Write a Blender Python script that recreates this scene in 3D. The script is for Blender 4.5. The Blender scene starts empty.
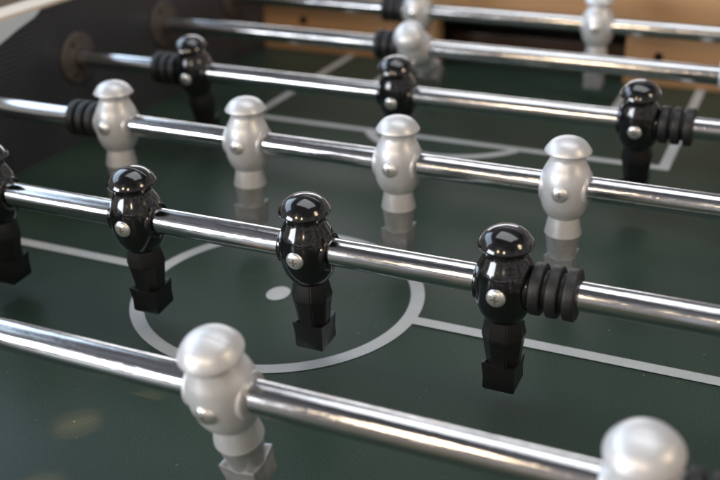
import bpy, bmesh, math, random
from mathutils import Vector, Matrix, Euler
random.seed(4)
PI = math.pi
sc = bpy.context.scene
C = sc.collection
RH = 0.0824            # rod height over the field
RR = 0.0084            # rod radius
W = 0.339              # half inner width
Y_END = 0.60

# ---------------------------------------------------------------- materials
def newmat(name):
    m = bpy.data.materials.new(name); m.use_nodes = True
    nt = m.node_tree; b = nt.nodes['Principled BSDF']
    return m, nt, b
def N(nt, t, **kw):
    n = nt.nodes.new(t)
    for k, v in kw.items():
        if hasattr(n, k): setattr(n, k, v)
        else: n.inputs[k.replace('_', ' ')].default_value = v
    return n
def L(nt, a, b): nt.links.new(a, b)
def ramp(nt, fac, stops):
    r = nt.nodes.new('ShaderNodeValToRGB')
    while len(r.color_ramp.elements) < len(stops): r.color_ramp.elements.new(0.5)
    for e, (p, c) in zip(r.color_ramp.elements, stops):
        e.position = p; e.color = (*c, 1) if len(c) == 3 else c
    L(nt, fac, r.inputs['Fac']); return r
def coords(nt, scale=(1, 1, 1), rot=(0, 0, 0)):
    t = nt.nodes.new('ShaderNodeTexCoord'); m = nt.nodes.new('ShaderNodeMapping')
    m.inputs['Scale'].default_value = scale; m.inputs['Rotation'].default_value = rot
    L(nt, t.outputs['Object'], m.inputs['Vector']); return m.outputs['Vector']
def noise(nt, vec, scale, detail=4, rough=.6):
    n = nt.nodes.new('ShaderNodeTexNoise'); n.inputs['Scale'].default_value = scale
    n.inputs['Detail'].default_value = detail; n.inputs['Roughness'].default_value = rough
    L(nt, vec, n.inputs['Vector']); return n.outputs['Fac']
def bump(nt, b, h, strength, dist):
    bp = nt.nodes.new('ShaderNodeBump'); bp.inputs['Strength'].default_value = strength
    bp.inputs['Distance'].default_value = dist
    L(nt, h, bp.inputs['Height']); L(nt, bp.outputs['Normal'], b.inputs['Normal']); return bp

def mat_simple(name, col, rough, metal=0., coat=0., var=.12, nscale=60., bmp=0.0, coatr=.05, r2=None, seam=False):
    m, nt, b = newmat(name)
    v = coords(nt)
    f = noise(nt, v, nscale)
    lo = tuple(c * (1 - var) for c in col); hi = tuple(min(1, c * (1 + var)) for c in col)
    r = ramp(nt, f, [(.3, lo), (.7, hi)]); L(nt, r.outputs['Color'], b.inputs['Base Color'])
    f2 = noise(nt, v, nscale * 1.7)
    a = r2 if r2 is not None else rough * 1.5
    rr = ramp(nt, f2, [(.35, (rough,) * 3), (.75, (a,) * 3)]); L(nt, rr.outputs['Color'], b.inputs['Roughness'])
    b.inputs['Metallic'].default_value = metal
    b.inputs['Coat Weight'].default_value = coat; b.inputs['Coat Roughness'].default_value = coatr
    if bmp: bump(nt, b, noise(nt, v, nscale * 12), .3, bmp)
    if seam:    # faint mould line round the sides and over the head
        sp = nt.nodes.new('ShaderNodeSeparateXYZ'); L(nt, v, sp.inputs[0])
        ab = nt.nodes.new('ShaderNodeMath'); ab.operation = 'ABSOLUTE'; L(nt, sp.outputs['Y'], ab.inputs[0])
        mr = nt.nodes.new('ShaderNodeMapRange'); mr.interpolation_type = 'SMOOTHSTEP'
        mr.inputs['From Min'].default_value = .0001; mr.inputs['From Max'].default_value = .00055
        mr.inputs['To Min'].default_value = 1; mr.inputs['To Max'].default_value = 0; L(nt, ab.outputs[0], mr.inputs['Value'])
        ad = nt.nodes.new('ShaderNodeMath'); ad.operation = 'MULTIPLY_ADD'; ad.inputs[1].default_value = .35
        L(nt, noise(nt, v, 160, 3), ad.inputs[0]); L(nt, mr.outputs[0], ad.inputs[2])
        bump(nt, b, ad.outputs[0], .55, .00022)
    return m

def mat_chrome():
    m, nt, b = newmat('polished_steel')
    b.inputs['Metallic'].default_value = 1
    v = coords(nt, (3, 90, 90)); f = noise(nt, v, 6, 5)
    r = ramp(nt, f, [(.3, (.62, .62, .63)), (.7, (.80, .80, .81))]); L(nt, r.outputs['Color'], b.inputs['Base Color'])
    v2 = coords(nt, (14, 60, 60)); f2 = noise(nt, v2, 5, 5)
    r2 = ramp(nt, f2, [(.35, (.08,) * 3), (.62, (.14,) * 3), (.8, (.30,) * 3)]); L(nt, r2.outputs['Color'], b.inputs['Roughness'])
    v3 = coords(nt, (1.2, 70, 70))
    bump(nt, b, noise(nt, v3, 9, 5), .4, .00035)
    return m

def mat_field():
    m, nt, b = newmat('green_playfield')
    v = coords(nt)
    f = noise(nt, v, 5, 5, .6)
    r = ramp(nt, f, [(.3, (.0225, .0405, .0295)), (.7, (.0305, .0530, .0385))])
    g = noise(nt, v, 900, 2, .7)
    gr = ramp(nt, g, [(.3, (.65,) * 3), (.7, (1.35,) * 3)])
    mx = nt.nodes.new('ShaderNodeMix'); mx.data_type = 'RGBA'; mx.blend_type = 'MULTIPLY'; mx.inputs['Factor'].default_value = 1
    L(nt, r.outputs['Color'], mx.inputs['A']); L(nt, gr.outputs['Color'], mx.inputs['B'])
    # dusty specks
    w = noise(nt, v, 260, 1, .5)
    wr = ramp(nt, w, [(.765, (0,) * 3), (.79, (.10, .11, .10))])
    ad = nt.nodes.new('ShaderNodeMix'); ad.data_type = 'RGBA'; ad.blend_type = 'ADD'; ad.inputs['Factor'].default_value = 1
    L(nt, mx.outputs['Result'], ad.inputs['A']); L(nt, wr.outputs['Color'], ad.inputs['B'])
    L(nt, ad.outputs['Result'], b.inputs['Base Color'])
    rr = ramp(nt, f, [(.3, (.36,) * 3), (.7, (.46,) * 3)]); L(nt, rr.outputs['Color'], b.inputs['Roughness'])
    b.inputs['Specular IOR Level'].default_value = .22
    bump(nt, b, g, .25, .00025)
    return m

def mat_line():
    m, nt, b = newmat('printed_white_line')
    v = coords(nt)
    f = noise(nt, v, 700, 3, .7)
    r = ramp(nt, f, [(.25, (.46, .475, .475)), (.6, (.51, .525, .52))])
    f2 = noise(nt, v, 22, 4, .65)
    r2 = ramp(nt, f2, [(.3, (.86,) * 3), (.65, (1.0,) * 3)])
    mx = nt.nodes.new('ShaderNodeMix'); mx.data_type = 'RGBA'; mx.blend_type = 'MULTIPLY'; mx.inputs['Factor'].default_value = 1
    L(nt, r.outputs['Color'], mx.inputs['A']); L(nt, r2.outputs['Color'], mx.inputs['B'])
    L(nt, mx.outputs['Result'], b.inputs['Base Color'])
    b.inputs['Roughness'].default_value = .42
    return m

def mat_carbon():
    m, nt, b = newmat('black_weave_laminate')
    v = coords(nt, (1, 1, 1), (math.radians(45), 0, 0))
    ch = nt.nodes.new('ShaderNodeTexChecker'); ch.inputs['Scale'].default_value = 300
    ch.inputs['Color1'].default_value = (.012, .0130, .0155, 1); ch.inputs['Color2'].default_value = (.075, .080, .094, 1)
    L(nt, v, ch.inputs['Vector'])
    v2 = coords(nt); f = noise(nt, v2, 7, 4)
    r = ramp(nt, f, [(.3, (.75,) * 3), (.7, (1.25,) * 3)])
    mx = nt.nodes.new('ShaderNodeMix'); mx.data_type = 'RGBA'; mx.blend_type = 'MULTIPLY'; mx.inputs['Factor'].default_value = 1
    L(nt, ch.outputs['Color'], mx.inputs['A']); L(nt, r.outputs['Color'], mx.inputs['B'])
    L(nt, mx.outputs['Result'], b.inputs['Base Color'])
    b.inputs['Roughness'].default_value = .42
    bump(nt, b, ch.outputs['Fac'], .3, .0003)
    return m

def mat_wood(name, a, c, scale=(1.2, 14, 26), rough=.35):
    m, nt, b = newmat(name)
    v = coords(nt, scale); f = noise(nt, v, 4.5, 8, .62)
    w = nt.nodes.new('ShaderNodeTexWave'); w.inputs['Scale'].default_value = .9; w.inputs['Distortion'].default_value = 7
    w.inputs['Detail'].default_value = 4; w.bands_direction = 'Z'; L(nt, v, w.inputs['Vector'])
    mx = nt.nodes.new('ShaderNodeMix'); mx.data_type = 'FLOAT'; mx.inputs['Factor'].default_value = .35
    L(nt, f, mx.inputs['A']); L(nt, w.outputs['Fac'], mx.inputs['B'])
    r = ramp(nt, mx.outputs['Result'], [(.25, a), (.75, c)]); L(nt, r.outputs['Color'], b.inputs['Base Color'])
    b.inputs['Roughness'].default_value = rough
    return m

M = {}
M['chrome'] = mat_chrome()
M['screw'] = mat_simple('nickel_screw', (.95, .93, .89), .20, metal=.85, nscale=140, bmp=.0007)
M['slot'] = mat_simple('screw_recess', (.20, .18, .15), .4, metal=.6, nscale=100)
M['field'] = mat_field(); M['line'] = mat_line(); M['carbon'] = mat_carbon()
M['wood'] = mat_wood('honey_wood', (.47, .265, .13), (.57, .335, .17), (1.0, 5, 9))
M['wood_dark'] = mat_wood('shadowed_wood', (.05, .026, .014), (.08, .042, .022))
M['silver'] = mat_simple('silver_paint', (.70, .70, .71), .40, metal=.42, coat=.22, var=.07, nscale=130, coatr=.16, r2=.44, seam=True)
M['silver_dull'] = mat_simple('dull_silver_paint', (.46, .465, .47), .36, metal=.45, coat=.25, var=.12, nscale=160, coatr=.2)
M['silver_foot'] = mat_simple('grey_foot_paint', (.38, .38, .38), .36, metal=.4, coat=.2, var=.2, nscale=180, bmp=.0001)  # darker grey again for the feet
M['black'] = mat_simple('black_gloss_plastic', (.0055, .0055, .006), .12, coat=.8, var=.1, nscale=150, coatr=.05, r2=.2, seam=True)
M['black_matte'] = mat_simple('black_satin_plastic', (.0085, .0085, .0085), .34, coat=.15, var=.2, nscale=220, bmp=.0001)
M['rubber'] = mat_simple('black_rubber', (.013, .013, .014), .42, var=.3, nscale=260, bmp=.0002)
M['bush'] = mat_simple('dark_nylon', (.085, .072, .064), .50, var=.2, nscale=120)
M['bush_hole'] = mat_simple('dark_nylon_core', (.010, .009, .009), .6, var=.2, nscale=120)
M['rail'] = mat_simple('gloss_black_trim', (.012, .012, .013), .2, coat=.6, nscale=40, coatr=.08)
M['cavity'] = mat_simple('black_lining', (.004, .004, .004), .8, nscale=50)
M['tan'] = mat_simple('tan_reflection', (.86, .76, .64), .35, coat=.3, var=.08, nscale=8)  # room reflected in the glossy top trim, put into its base colour
M['pale'] = mat_simple('pale_blue_glare', (.80, .90, 1.0), .3, coat=.4, var=.06, nscale=12)  # glare on the side wall, put into the base colour
M['floor'] = mat_wood('tan_floor', (.42, .29, .18), (.56, .40, .27), (.6, 5, 1), .5)

# ---------------------------------------------------------------- builders
def link(name, bm, mat, parent=None, smooth=True, loc=None, angle=40):
    me = bpy.data.meshes.new(name); bm.normal_update()
    if smooth:
        for f in bm.faces: f.smooth = True
        for e in bm.edges:
            if len(e.link_faces) == 2 and e.calc_face_angle(0) > math.radians(angle): e.smooth = False
    bm.to_mesh(me); bm.free(); me.materials.append(M[mat])
    o = bpy.data.objects.new(name, me); C.objects.link(o)
    if parent: o.parent = parent
    if loc: o.location = loc
    return o
def empty(name, label, cat, loc=(0, 0, 0), group=None):
    o = bpy.data.objects.new(name, None); C.objects.link(o); o.location = loc
    o.empty_display_size = .01
    o['label'] = label; o['category'] = cat
    if group: o['group'] = group
    return o
def lathe(bm, prof, axis='Z', n=48, c=(0, 0, 0), caps=True, seg_off=0.):
    rings = []; c = Vector(c)
    for r, t in prof:
        ring = []
        for i in range(n):
            a = 2 * PI * (i + seg_off) / n
            p = Vector((r * math.cos(a), r * math.sin(a), t))
            if axis == 'X': p = Vector((t, p.x, p.y))
            elif axis == 'Y': p = Vector((p.y, -t, p.x))
            ring.append(bm.verts.new(c + p))
        rings.append(ring)
    for a, b in zip(rings, rings[1:]):
        for i in range(n):
            bm.faces.new((a[i], a[(i + 1) % n], b[(i + 1) % n], b[i]))
    if caps:
        bm.faces.new(list(reversed(rings[0]))); bm.faces.new(rings[-1])
    bmesh.ops.recalc_face_normals(bm, faces=bm.faces)
def box(bm, x0, x1, y0, y1, z0, z1, bev=0., seg=2):
    vs = [bm.verts.new((x, y, z)) for x in (x0, x1) for y in (y0, y1) for z in (z0, z1)]
    idx = [(0, 1, 3, 2), (4, 6, 7, 5), (0, 4, 5, 1), (2, 3, 7, 6), (0, 2, 6, 4), (1, 5, 7, 3)]
    fs = [bm.faces.new([vs[i] for i in q]) for q in idx]
    bmesh.ops.recalc_face_normals(bm, faces=fs)
    if bev:
        es = list({e for f in fs for e in f.edges})
        bmesh.ops.bevel(bm, geom=es, offset=bev, segments=seg, affect='EDGES', profile=.6)
def smoothprof(pts, k=6):
    """Catmull-Rom through (r, t) points"""
    out = []
    P = [pts[0]] + list(pts) + [pts[-1]]
    for i in range(1, len(P) - 2):
        for j in range(k):
            t = j / k
            q = [0.5 * ((2 * P[i][d]) + (-P[i-1][d] + P[i+1][d]) * t + (2*P[i-1][d] - 5*P[i][d] + 4*P[i+1][d] - P[i+2][d]) * t*t
                 + (-P[i-1][d] + 3*P[i][d] - 3*P[i+1][d] + P[i+2][d]) * t**3) for d in (0, 1)]
            out.append((max(q[0], 1e-5), q[1]))
    out.append(pts[-1]); return out

# ---- one playing figure; origin on the rod axis, upright, front towards -Y
def torso_bm():
    bm = bmesh.new()
    prof = smoothprof([(.0120, .0262), (.0118, .0230), (.0118, .0200), (.0132, .0166), (.0157, .0115), (.0172, .0055), (.01755, -.0005),
                       (.0171, -.0068), (.0159, -.0126), (.0139, -.0174), (.0115, -.0208), (.0096, -.0222)], 4)
    lathe(bm, prof, 'Z', 56)
    for s in (-1, 1):   # side collars around the rod
        p = [(.0119, .0085), (.0119, .0144), (.0117, .0154), (.0111, .0159), (.0104, .0158), (.0101, .0153), (.0099, .0138), (.0089, .0136)]
        lathe(bm, [(r, t * s) for r, t in p], 'X', 44)
    return bm
def cap_bm():
    bm = bmesh.new()
    prof = [(.0100, .0243), (.0132, .0243), (.0149, .0245), (.0155, .0249), (.0157, .0254), (.0156, .0259), (.0142, .0281)]
    prof += smoothprof([(.0140, .0284), (.0124, .0305), (.0101, .0324), (.0070, .0338), (.0033, .0347), (.00001, .0349)], 4)
    lathe(bm, prof, 'Z', 56); return bm
def leg_bm(facet):
    bm = bmesh.new()
    n = 8 if facet else 40
    prof = [(.0098, -.0185), (.0108, -.0215), (.0128, -.0318), (.0129, -.0332), (.0124, -.0350), (.0102, -.0505), (.0100, -.0525)] if facet else \
           [(.0100, -.0195), (.0104, -.0215), (.0126, -.0338), (.0127, -.0346), (.0120, -.0351), (.0118, -.0357), (.0100, -.0505), (.0098, -.0525)]
    lathe(bm, prof, 'Z', n, seg_off=.5)
    if facet:
        bmesh.ops.bevel(bm, geom=[e for e in bm.edges if abs(e.verts[0].co.z - e.verts[1].co.z) > 1e-4], offset=.0007, segments=2, affect='EDGES')
    return bm
def foot_bm():
    # square boot, front and back faces rise into a shallow V either side of the leg
    bm = bmesh.new()
    hw, hd, zb = .0095, .0095, -.0688
    tw, td = .0100, .0101
    rows = []
    def ring(w, d, z, zc):   # zc: height of middle of the sides
        return [bm.verts.new(p) for p in [(-w, -d, z), (0, -d, zc), (w, -d, z), (w, 0, zc), (w, d, z), (0, d, zc), (-w, d, z), (-w, 0, zc)]]
    b = ring(hw * .92, hd * .92, zb, zb); m1 = ring(hw, hd, zb + .0015, zb + .0015)
    m2 = ring(hw * .98, hd * .98, -.0600, -.0600); t = ring(tw, td, -.0499, -.0524)
    t2 = ring(tw * .88, td * .88, -.0500, -.0523); inn = ring(.0072, .0072, -.0520, -.0520)
    for p, q in ((b, m1), (m1, m2), (m2, t), (t, t2), (t2, inn)):
        for i in range(8): bm.faces.new((p[i], p[(i+1) % 8], q[(i+1) % 8], q[i]))
    bm.faces.new(list(reversed(b))); bm.faces.new(inn)
    bmesh.ops.recalc_face_normals(bm, faces=bm.faces)
    return bm
def screw_bm():
    bm = bmesh.new()
    prof = [(.0054, .0140), (.0056, .0170), (.0053, .0180), (.0044, .0188), (.0028, .0193), (.00001, .0195)]
    lathe(bm, prof, 'Y', 32, (0, 0, 0))
    n0 = len(bm.faces)
    box(bm, -.0024, .0024, -.01956, -.0183, -.00045, .00045)
    box(bm, -.00045, .00045, -.01959, -.0183, -.0024, .0024)
    bm.faces.ensure_lookup_table()
    for f in bm.faces[n0:]: f.material_index = 1
    return bm
PROTO = {}
def proto(kind):
    body = 'silver' if kind == 'silver' else 'black'
    t = link('player_figure', torso_bm(), body, angle=55)
    link('cap', cap_bm(), body, t, angle=60)
    link('leg', leg_bm(kind == 'black'), 'silver_dull' if kind == 'silver' else 'black_matte', t, angle=22)
    link('foot', foot_bm(), 'silver_foot' if kind == 'silver' else 'black_matte', t, angle=30)
    link('screw', screw_bm(), 'screw', t, angle=50).data.materials.append(M['slot'])
    return t
# silver legs: upper skirt stays bright, only the shin is a duller grey -> second material slot
def two_tone(leg):
    leg.data.materials.append(M['silver'])
    for f in leg.data.polygons:
        if sum(leg.data.vertices[v].co.z for v in f.vertices) / len(f.vertices) > -.0349: f.material_index = 1
_used = set()
def figure(kind, parent, x, tilt, roll):
    if kind not in PROTO:
        PROTO[kind] = proto(kind)
        if kind == 'silver':
            for ch in PROTO[kind].children:
                if ch.name.startswith('leg'): two_tone(ch)
    src = PROTO[kind]
    if kind in _used:
        o = src.copy(); C.objects.link(o)
        for ch in list(src.children):
            c = ch.copy(); C.objects.link(c); c.parent = o
            if c.name.startswith('screw'): c.rotation_euler = ch.rotation_euler
    else:
        o = src; _used.add(kind)
    o.parent = parent; o.location = (x, 0, 0); o.rotation_euler = (math.radians(tilt + random.uniform(-1.2, 1.2)), 0, math.radians(random.uniform(-.8, .8)))
    return o

def bumper_bm():
    bm = bmesh.new(); w = .0093; p = [(.0086, -.0128), (.0126, -.0128)]
    for k in (-1, 0, 1):
        c = k * w; h = .0032
        p += [(.0138, c - h), (.0145, c - h + .0004), (.0147, c - h + .0011), (.0147, c + h - .0011), (.0145, c + h - .0004), (.0138, c + h)]
        if k < 1: p += [(.0112, c + h + .0004), (.0108, c + h + .0012), (.0108, c + w - h - .0012), (.0112, c + w - h - .0004)]
    p += [(.0126, .0128), (.0086, .0128)]
    lathe(bm, p, 'X', 48); return bm
BP = [None]
def make_rod(kind, y, x_end, xs, tilt, bumps, label, group):
    r = empty('player_rod', label, 'foosball rod', (0, y, RH), group)
    bm = bmesh.new()
    lathe(bm, [(RR, -.43), (RR, x_end)], 'X', 64)
    link('shaft', bm, 'chrome', r)
    for x in xs: figure(kind, r, x, tilt, 0)
    for x in bumps:
        if BP[0] is None:
            o = link('bumper', bumper_bm(), 'rubber', r, angle=50); BP[0] = o
        else:
            o = BP[0].copy(); C.objects.link(o); o.parent = r
        o.location = (x, 0, 0)
    return r
# positive rotation about X sends the foot (-Z) towards +Y
G = 'steel rods across the foosball table'
make_rod('silver', -.225, .43, [.0960, .2880], 17, [.2880 + .0285],
         'nearest steel rod, carrying silver figures with their heads leaning toward the viewer', G)
make_rod('black', -.075, .43, [-.1765, -.0570, .0650, .1870], 4, [.1870 + .0285],
         'steel rod with glossy black figures and a ribbed bumper, passing over the centre circle', G)
make_rod('silver', .075, .43, [-.1825, -.0615, .0625, .1845], 0, [-.1825 - .0285],
         'steel rod with four upright silver figures across the middle of the table', G)
make_rod('black', .225, .43, [-.2030, .0015, .2060], 12, [-.2030 - .0285, .2060 + .0290],
         'steel rod with three glossy black figures in front of the white goal box', G)
make_rod('silver', .375, .43, [-.0400, .2662], 50, [-.0400 - .0285],
         'steel rod with silver figure tipped forward, right in front of the end rod', G)
make_rod('silver', .525, .43, [-.0955, .1090], 0, [-.0955 - .0285],
         'farthest steel rod, with silver figures standing in front of the dark goal mouth', G)

# ---------------------------------------------------------------- table
tb = empty('foosball_table', 'black and wood foosball table with dark green field and white markings', 'foosball table', (0, 0, 0))
bm = bmesh.new(); box(bm, -W - .02, W + .02, -.60, Y_END + .10, -.018, 0)
pf = link('playfield', bm, 'field', tb, smooth=False)
def strip(bm, pts, w, z=.0004):
    """flat band of width w along a polyline"""
    n = len(pts); L_, R_ = [], []
    for i, p in enumerate(pts):
        a = pts[max(i - 1, 0)]; b = pts[min(i + 1, n - 1)]
        d = Vector((b[0] - a[0], b[1] - a[1])).normalized(); nn = Vector((-d.y, d.x))
        L_.append(bm.verts.new((p[0] + nn.x * w / 2, p[1] + nn.y * w / 2, z)))
        R_.append(bm.verts.new((p[0] - nn.x * w / 2, p[1] - nn.y * w / 2, z)))
    for i in range(n - 1): bm.faces.new((R_[i], R_[i + 1], L_[i + 1], L_[i]))
RC = .0998; LW = .0098
bm = bmesh.new(); n = 128
o_ = [bm.verts.new(((RC + LW / 2) * math.cos(2*PI*i/n), (RC + LW / 2) * math.sin(2*PI*i/n), .0004)) for i in range(n)]
i_ = [bm.verts.new(((RC - LW / 2) * math.cos(2*PI*i/n), (RC - LW / 2) * math.sin(2*PI*i/n), .0004)) for i in range(n)]
for i in range(n): bm.faces.new((i_[i], o_[i], o_[(i+1) % n], i_[(i+1) % n]))
link('centre_circle', bm, 'line', pf, smooth=False)
bm = bmesh.new(); bm.faces.new([bm.verts.new((.0082 * math.cos(2*PI*i/48), .0105 * math.sin(2*PI*i/48), .0004)) for i in range(48)])
link('centre_spot', bm, 'line', pf, smooth=False)
for s in (-1, 1):
    bm = bmesh.new(); strip(bm, sorted([(s * (RC + LW / 2 - .0006), 0), (s * W, 0)]), LW, .0007)
    link('halfway_line', bm, 'line', pf, smooth=False)
def frame_u(hw, y0, name, w=LW):
    bm = bmesh.new(); z = .0004
    P = [(-hw - w/2, Y_END), (-hw - w/2, y0 - w/2), (hw + w/2, y0 - w/2), (hw + w/2, Y_END), (hw - w/2, Y_END), (hw - w/2, y0 + w/2), (-hw + w/2, y0 + w/2), (-hw + w/2, Y_END)]
    v = [bm.verts.new((x, y, z)) for x, y in P]
    bm.faces.new((v[0], v[1], v[6], v[7])); bm.faces.new((v[1], v[2], v[5], v[6])); bm.faces.new((v[2], v[3], v[4], v[5]))
    link(name, bm, 'line', pf, smooth=False)
frame_u(.2145, .3450, 'penalty_box'); frame_u(.139, .478, 'goal_box', .009)
# arc bulging towards the centre from the box edge
bm = bmesh.new(); cy = .392; ra = .0925
pts = []
a0 = math.asin((.3450 - LW/2 - cy) / ra)
for i in range(41):
    a = PI - a0 + (PI + 2 * a0) * i / 40
    pts.append((ra * math.cos(a), cy + ra * math.sin(a)))
strip(bm, pts, LW, .0006); link('penalty_arc', bm, 'line', pf, smooth=False)

# side wall and its trim
TOPZ = .142
bm = bmesh.new(); box(bm, -W - .024, -W, -.62, Y_END + .03, -.12, TOPZ - .003)
link('side_wall', bm, 'carbon', tb, smooth=False)
bm = bmesh.new(); box(bm, -W - .026, -W + .0006, -.62, Y_END + .032, TOPZ - .0028, TOPZ + .0016, .0012, 3)
link('top_trim', bm, 'tan', tb)
bm = bmesh.new()  # glare on the wall face, built as a thin pale sheet
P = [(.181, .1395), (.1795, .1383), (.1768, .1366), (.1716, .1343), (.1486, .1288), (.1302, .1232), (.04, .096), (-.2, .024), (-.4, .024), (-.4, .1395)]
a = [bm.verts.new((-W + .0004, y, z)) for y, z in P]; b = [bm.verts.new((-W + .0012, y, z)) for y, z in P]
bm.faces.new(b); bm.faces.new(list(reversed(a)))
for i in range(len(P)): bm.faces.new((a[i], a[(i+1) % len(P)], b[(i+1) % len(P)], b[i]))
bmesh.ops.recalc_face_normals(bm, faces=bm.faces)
o = link('glare_patch', bm, 'pale', tb, smooth=False); o['label'] = 'patch of pale blue glare on black side wall'
# end wall in wood with a goal mouth
gx0, gx1, gz0, gz1 = -.099, .1275, .0, .070
bm = bmesh.new()
T = .022
def slab(x0, x1, z0, z1): box(bm, x0, x1, Y_END, Y_END + T, z0, z1)
xs_ = [-W, gx0, gx1, W]; zs_ = [gz0 - .001, gz1, TOPZ]
slab(-W, gx0, -.001, TOPZ); slab(gx1, W, -.001, TOPZ); slab(gx0, gx1, gz1, TOPZ)
link('end_wall', bm, 'wood', tb, smooth=False)
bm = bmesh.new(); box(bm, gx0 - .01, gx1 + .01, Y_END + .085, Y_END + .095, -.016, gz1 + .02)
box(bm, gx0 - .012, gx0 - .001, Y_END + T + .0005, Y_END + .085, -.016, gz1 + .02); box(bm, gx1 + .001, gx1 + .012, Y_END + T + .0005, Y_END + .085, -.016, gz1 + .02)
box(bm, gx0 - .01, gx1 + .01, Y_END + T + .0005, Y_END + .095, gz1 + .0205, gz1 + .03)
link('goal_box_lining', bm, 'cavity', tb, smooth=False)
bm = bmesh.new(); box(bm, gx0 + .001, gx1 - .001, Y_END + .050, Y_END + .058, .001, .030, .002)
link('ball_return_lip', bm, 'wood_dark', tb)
# a black cover strip with rounded edges around the goal mouth
bm = bmesh.new(); box(bm, -W, W, Y_END - .001, Y_END + T + .004, TOPZ + .0006, TOPZ + .006, .002)
link('end_trim', bm, 'rail', tb)
for x, z in ((-.281, .040), (.1645, .0335)):
    bm = bmesh.new(); lathe(bm, [(.0050, 0), (.0050, .0010), (.0042, .0018), (.0022, .0012), (.0018, .0004), (.00001, .0003)], 'Y', 28)
    link('black_screw', bm, 'cavity', tb, loc=(x, Y_END, z))
# rod bearings on the wall
for y in (-.225, -.075, .075, .225, .375, .525):
    bm = bmesh.new()
    lathe(bm, [(.0250, 0), (.0252, .0016), (.0246, .0026), (.0225, .0031), (.0150, .0033), (.0128, .0036), (.0112, .0044), (.0098, .0046), (.0092, .0044), (.0088, .001)], 'X', 56)
    br = link('rod_bearing', bm, 'bush', tb, loc=(-W, y, RH), angle=50)
    bm = bmesh.new(); lathe(bm, [(.0091, .0010), (.0093, .0046), (.0086, .0047)], 'X', 32); link('bearing_core', bm, 'bush_hole', br)
    for k in range(3):
        a = PI / 2 + k * 2 * PI / 3 + .5
        bm = bmesh.new(); lathe(bm, [(.0024, .0025), (.0023, .0038), (.0013, .0043), (.00001, .0044)], 'X', 20, (0, .0168 * math.cos(a), .0168 * math.sin(a)))
        link('screw_head', bm, 'bush_hole', br)

# ---------------------------------------------------------------- room floor seen past the table corner
bm = bmesh.new(); box(bm, -6, 6, -5, 7, -.86, -.80)
fl = link('floor', bm, 'floor', None, smooth=False); fl['kind'] = 'structure'

# ---------------------------------------------------------------- light
w = bpy.data.worlds.new('World'); sc.world = w; w.use_nodes = True
nt = w.node_tree; bg = nt.nodes['Background']
tc = nt.nodes.new('ShaderNodeTexCoord')
sep = nt.nodes.new('ShaderNodeSeparateXYZ'); L(nt, tc.outputs['Generated'], sep.inputs[0])
rz = ramp(nt, sep.outputs['Z'], [(.0, (.43, .38, .355)), (.30, (.48, .46, .46)), (.62, (.19, .195, .21)), (1.0, (.08, .085, .095))])
nv = nt.nodes.new('ShaderNodeMapping'); nv.inputs['Scale'].default_value = (1.0, 1.2, 11.0); L(nt, tc.outputs['Generated'], nv.inputs['Vector'])
nf = noise(nt, nv.outputs['Vector'], 2.3, 3, .55)
nr = ramp(nt, nf, [(.40, (.30, .29, .29)), (.60, (1.7, 1.69, 1.70))])
mx = nt.nodes.new('ShaderNodeMix'); mx.data_type = 'RGBA'; mx.blend_type = 'MULTIPLY'; mx.inputs['Factor'].default_value = 1
L(nt, rz.outputs['Color'], mx.inputs['A']); L(nt, nr.outputs['Color'], mx.inputs['B'])
L(nt, mx.outputs['Result'], bg.inputs['Color']); bg.inputs['Strength'].default_value = .75

def area(name, loc, target, sx, sy, power, col, shape='RECTANGLE'):
    l = bpy.data.lights.new(name, 'AREA'); l.shape = shape; l.size = sx
    if shape in ('RECTANGLE', 'ELLIPSE'): l.size_y = sy
    l.energy = power; l.color = col
    o = bpy.data.objects.new(name, l); C.objects.link(o); o.location = loc
    o.rotation_euler = (Vector(target) - Vector(loc)).to_track_quat('-Z', 'Y').to_euler()
    return o
T0 = (0, .1, .05)
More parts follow.
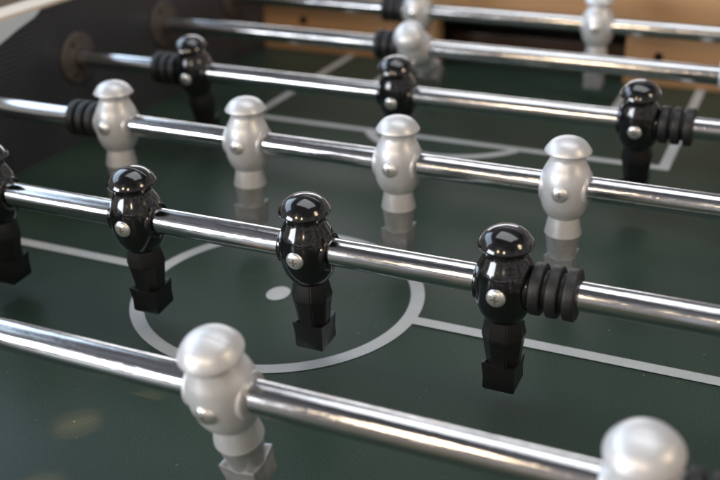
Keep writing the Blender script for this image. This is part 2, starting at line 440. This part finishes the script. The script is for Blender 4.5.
# tall window behind the viewer's left shoulder, four panes with dark mullions between
wc = Vector((-2.0, -2.35, .62)); wd = (Vector((0, 0, .62)) - wc).normalized(); wr = Vector((-wd.y, wd.x, 0))
for i in (-1.5, -.5, .5, 1.5):
    for k in (-.5, .5):
        p = wc + wr * i * .40 + Vector((0, 0, k * .50))
        area('window_pane_light', p, p + wd, .34, .50, 9.0, (.90, .94, 1.0))
area('side_window_light', (-2.6, .3, 1.95), T0, 3.4, 1.4, 54, (.62, .79, 1.0))
area('far_window_light', (-1.1, 3.0, 1.0), T0, 2.2, .55, 15, (.97, .97, 1.0))
area('ceiling_light', (.1, .4, 2.3), T0, 2.1, 1.3, 21, (.93, .96, 1.0))
area('warm_lamp', (-.35, -1.9, 1.02), T0, .22, .34, 6, (1.0, .76, .50), 'RECTANGLE')
area('warm_lamp', (.45, -1.9, .98), T0, .16, .34, 5, (1.0, .80, .56), 'RECTANGLE')
area('warm_lamp', (1.9, -.3, 1.3), T0, .5, .5, 8, (1.0, .78, .52), 'DISK')
# stray sun glints that reach the near left of the field
for (x, y, e, a) in ((-.031, -.187, 110, .60), (-.037, -.181, 90, .5), (-.014, -.150, 90, .8), (-.018, -.238, 120, .8), (.006, -.158, 35, .9)):
    l = bpy.data.lights.new('sun_glint', 'SPOT'); l.energy = e; l.color = (1.0, .42, .22); l.spot_size = math.radians(a); l.spot_blend = .6; l.shadow_soft_size = .003
    o = bpy.data.objects.new('sun_glint', l); C.objects.link(o); o.location = (x - .55, y - .75, .92)
    o.rotation_euler = (Vector((x, y, 0)) - o.location).to_track_quat('-Z', 'Y').to_euler()

# ---------------------------------------------------------------- camera
cam = bpy.data.cameras.new('camera'); co = bpy.data.objects.new('camera', cam); C.objects.link(co)
co.location = (.32271495, -.56503888, .34931046)
co.rotation_euler = (1.12681145, .01957506, .41835686)
cam.sensor_width = 36; cam.lens = 1026.79 / 720 * 36
cam.clip_start = .01; cam.clip_end = 100
cam.dof.use_dof = True; cam.dof.focus_distance = .600; cam.dof.aperture_fstop = 6.3
sc.camera = co
sc.view_settings.view_transform = 'Standard'; sc.view_settings.look = 'None'; sc.view_settings.exposure = 0
sc.cycles.max_bounces = 8
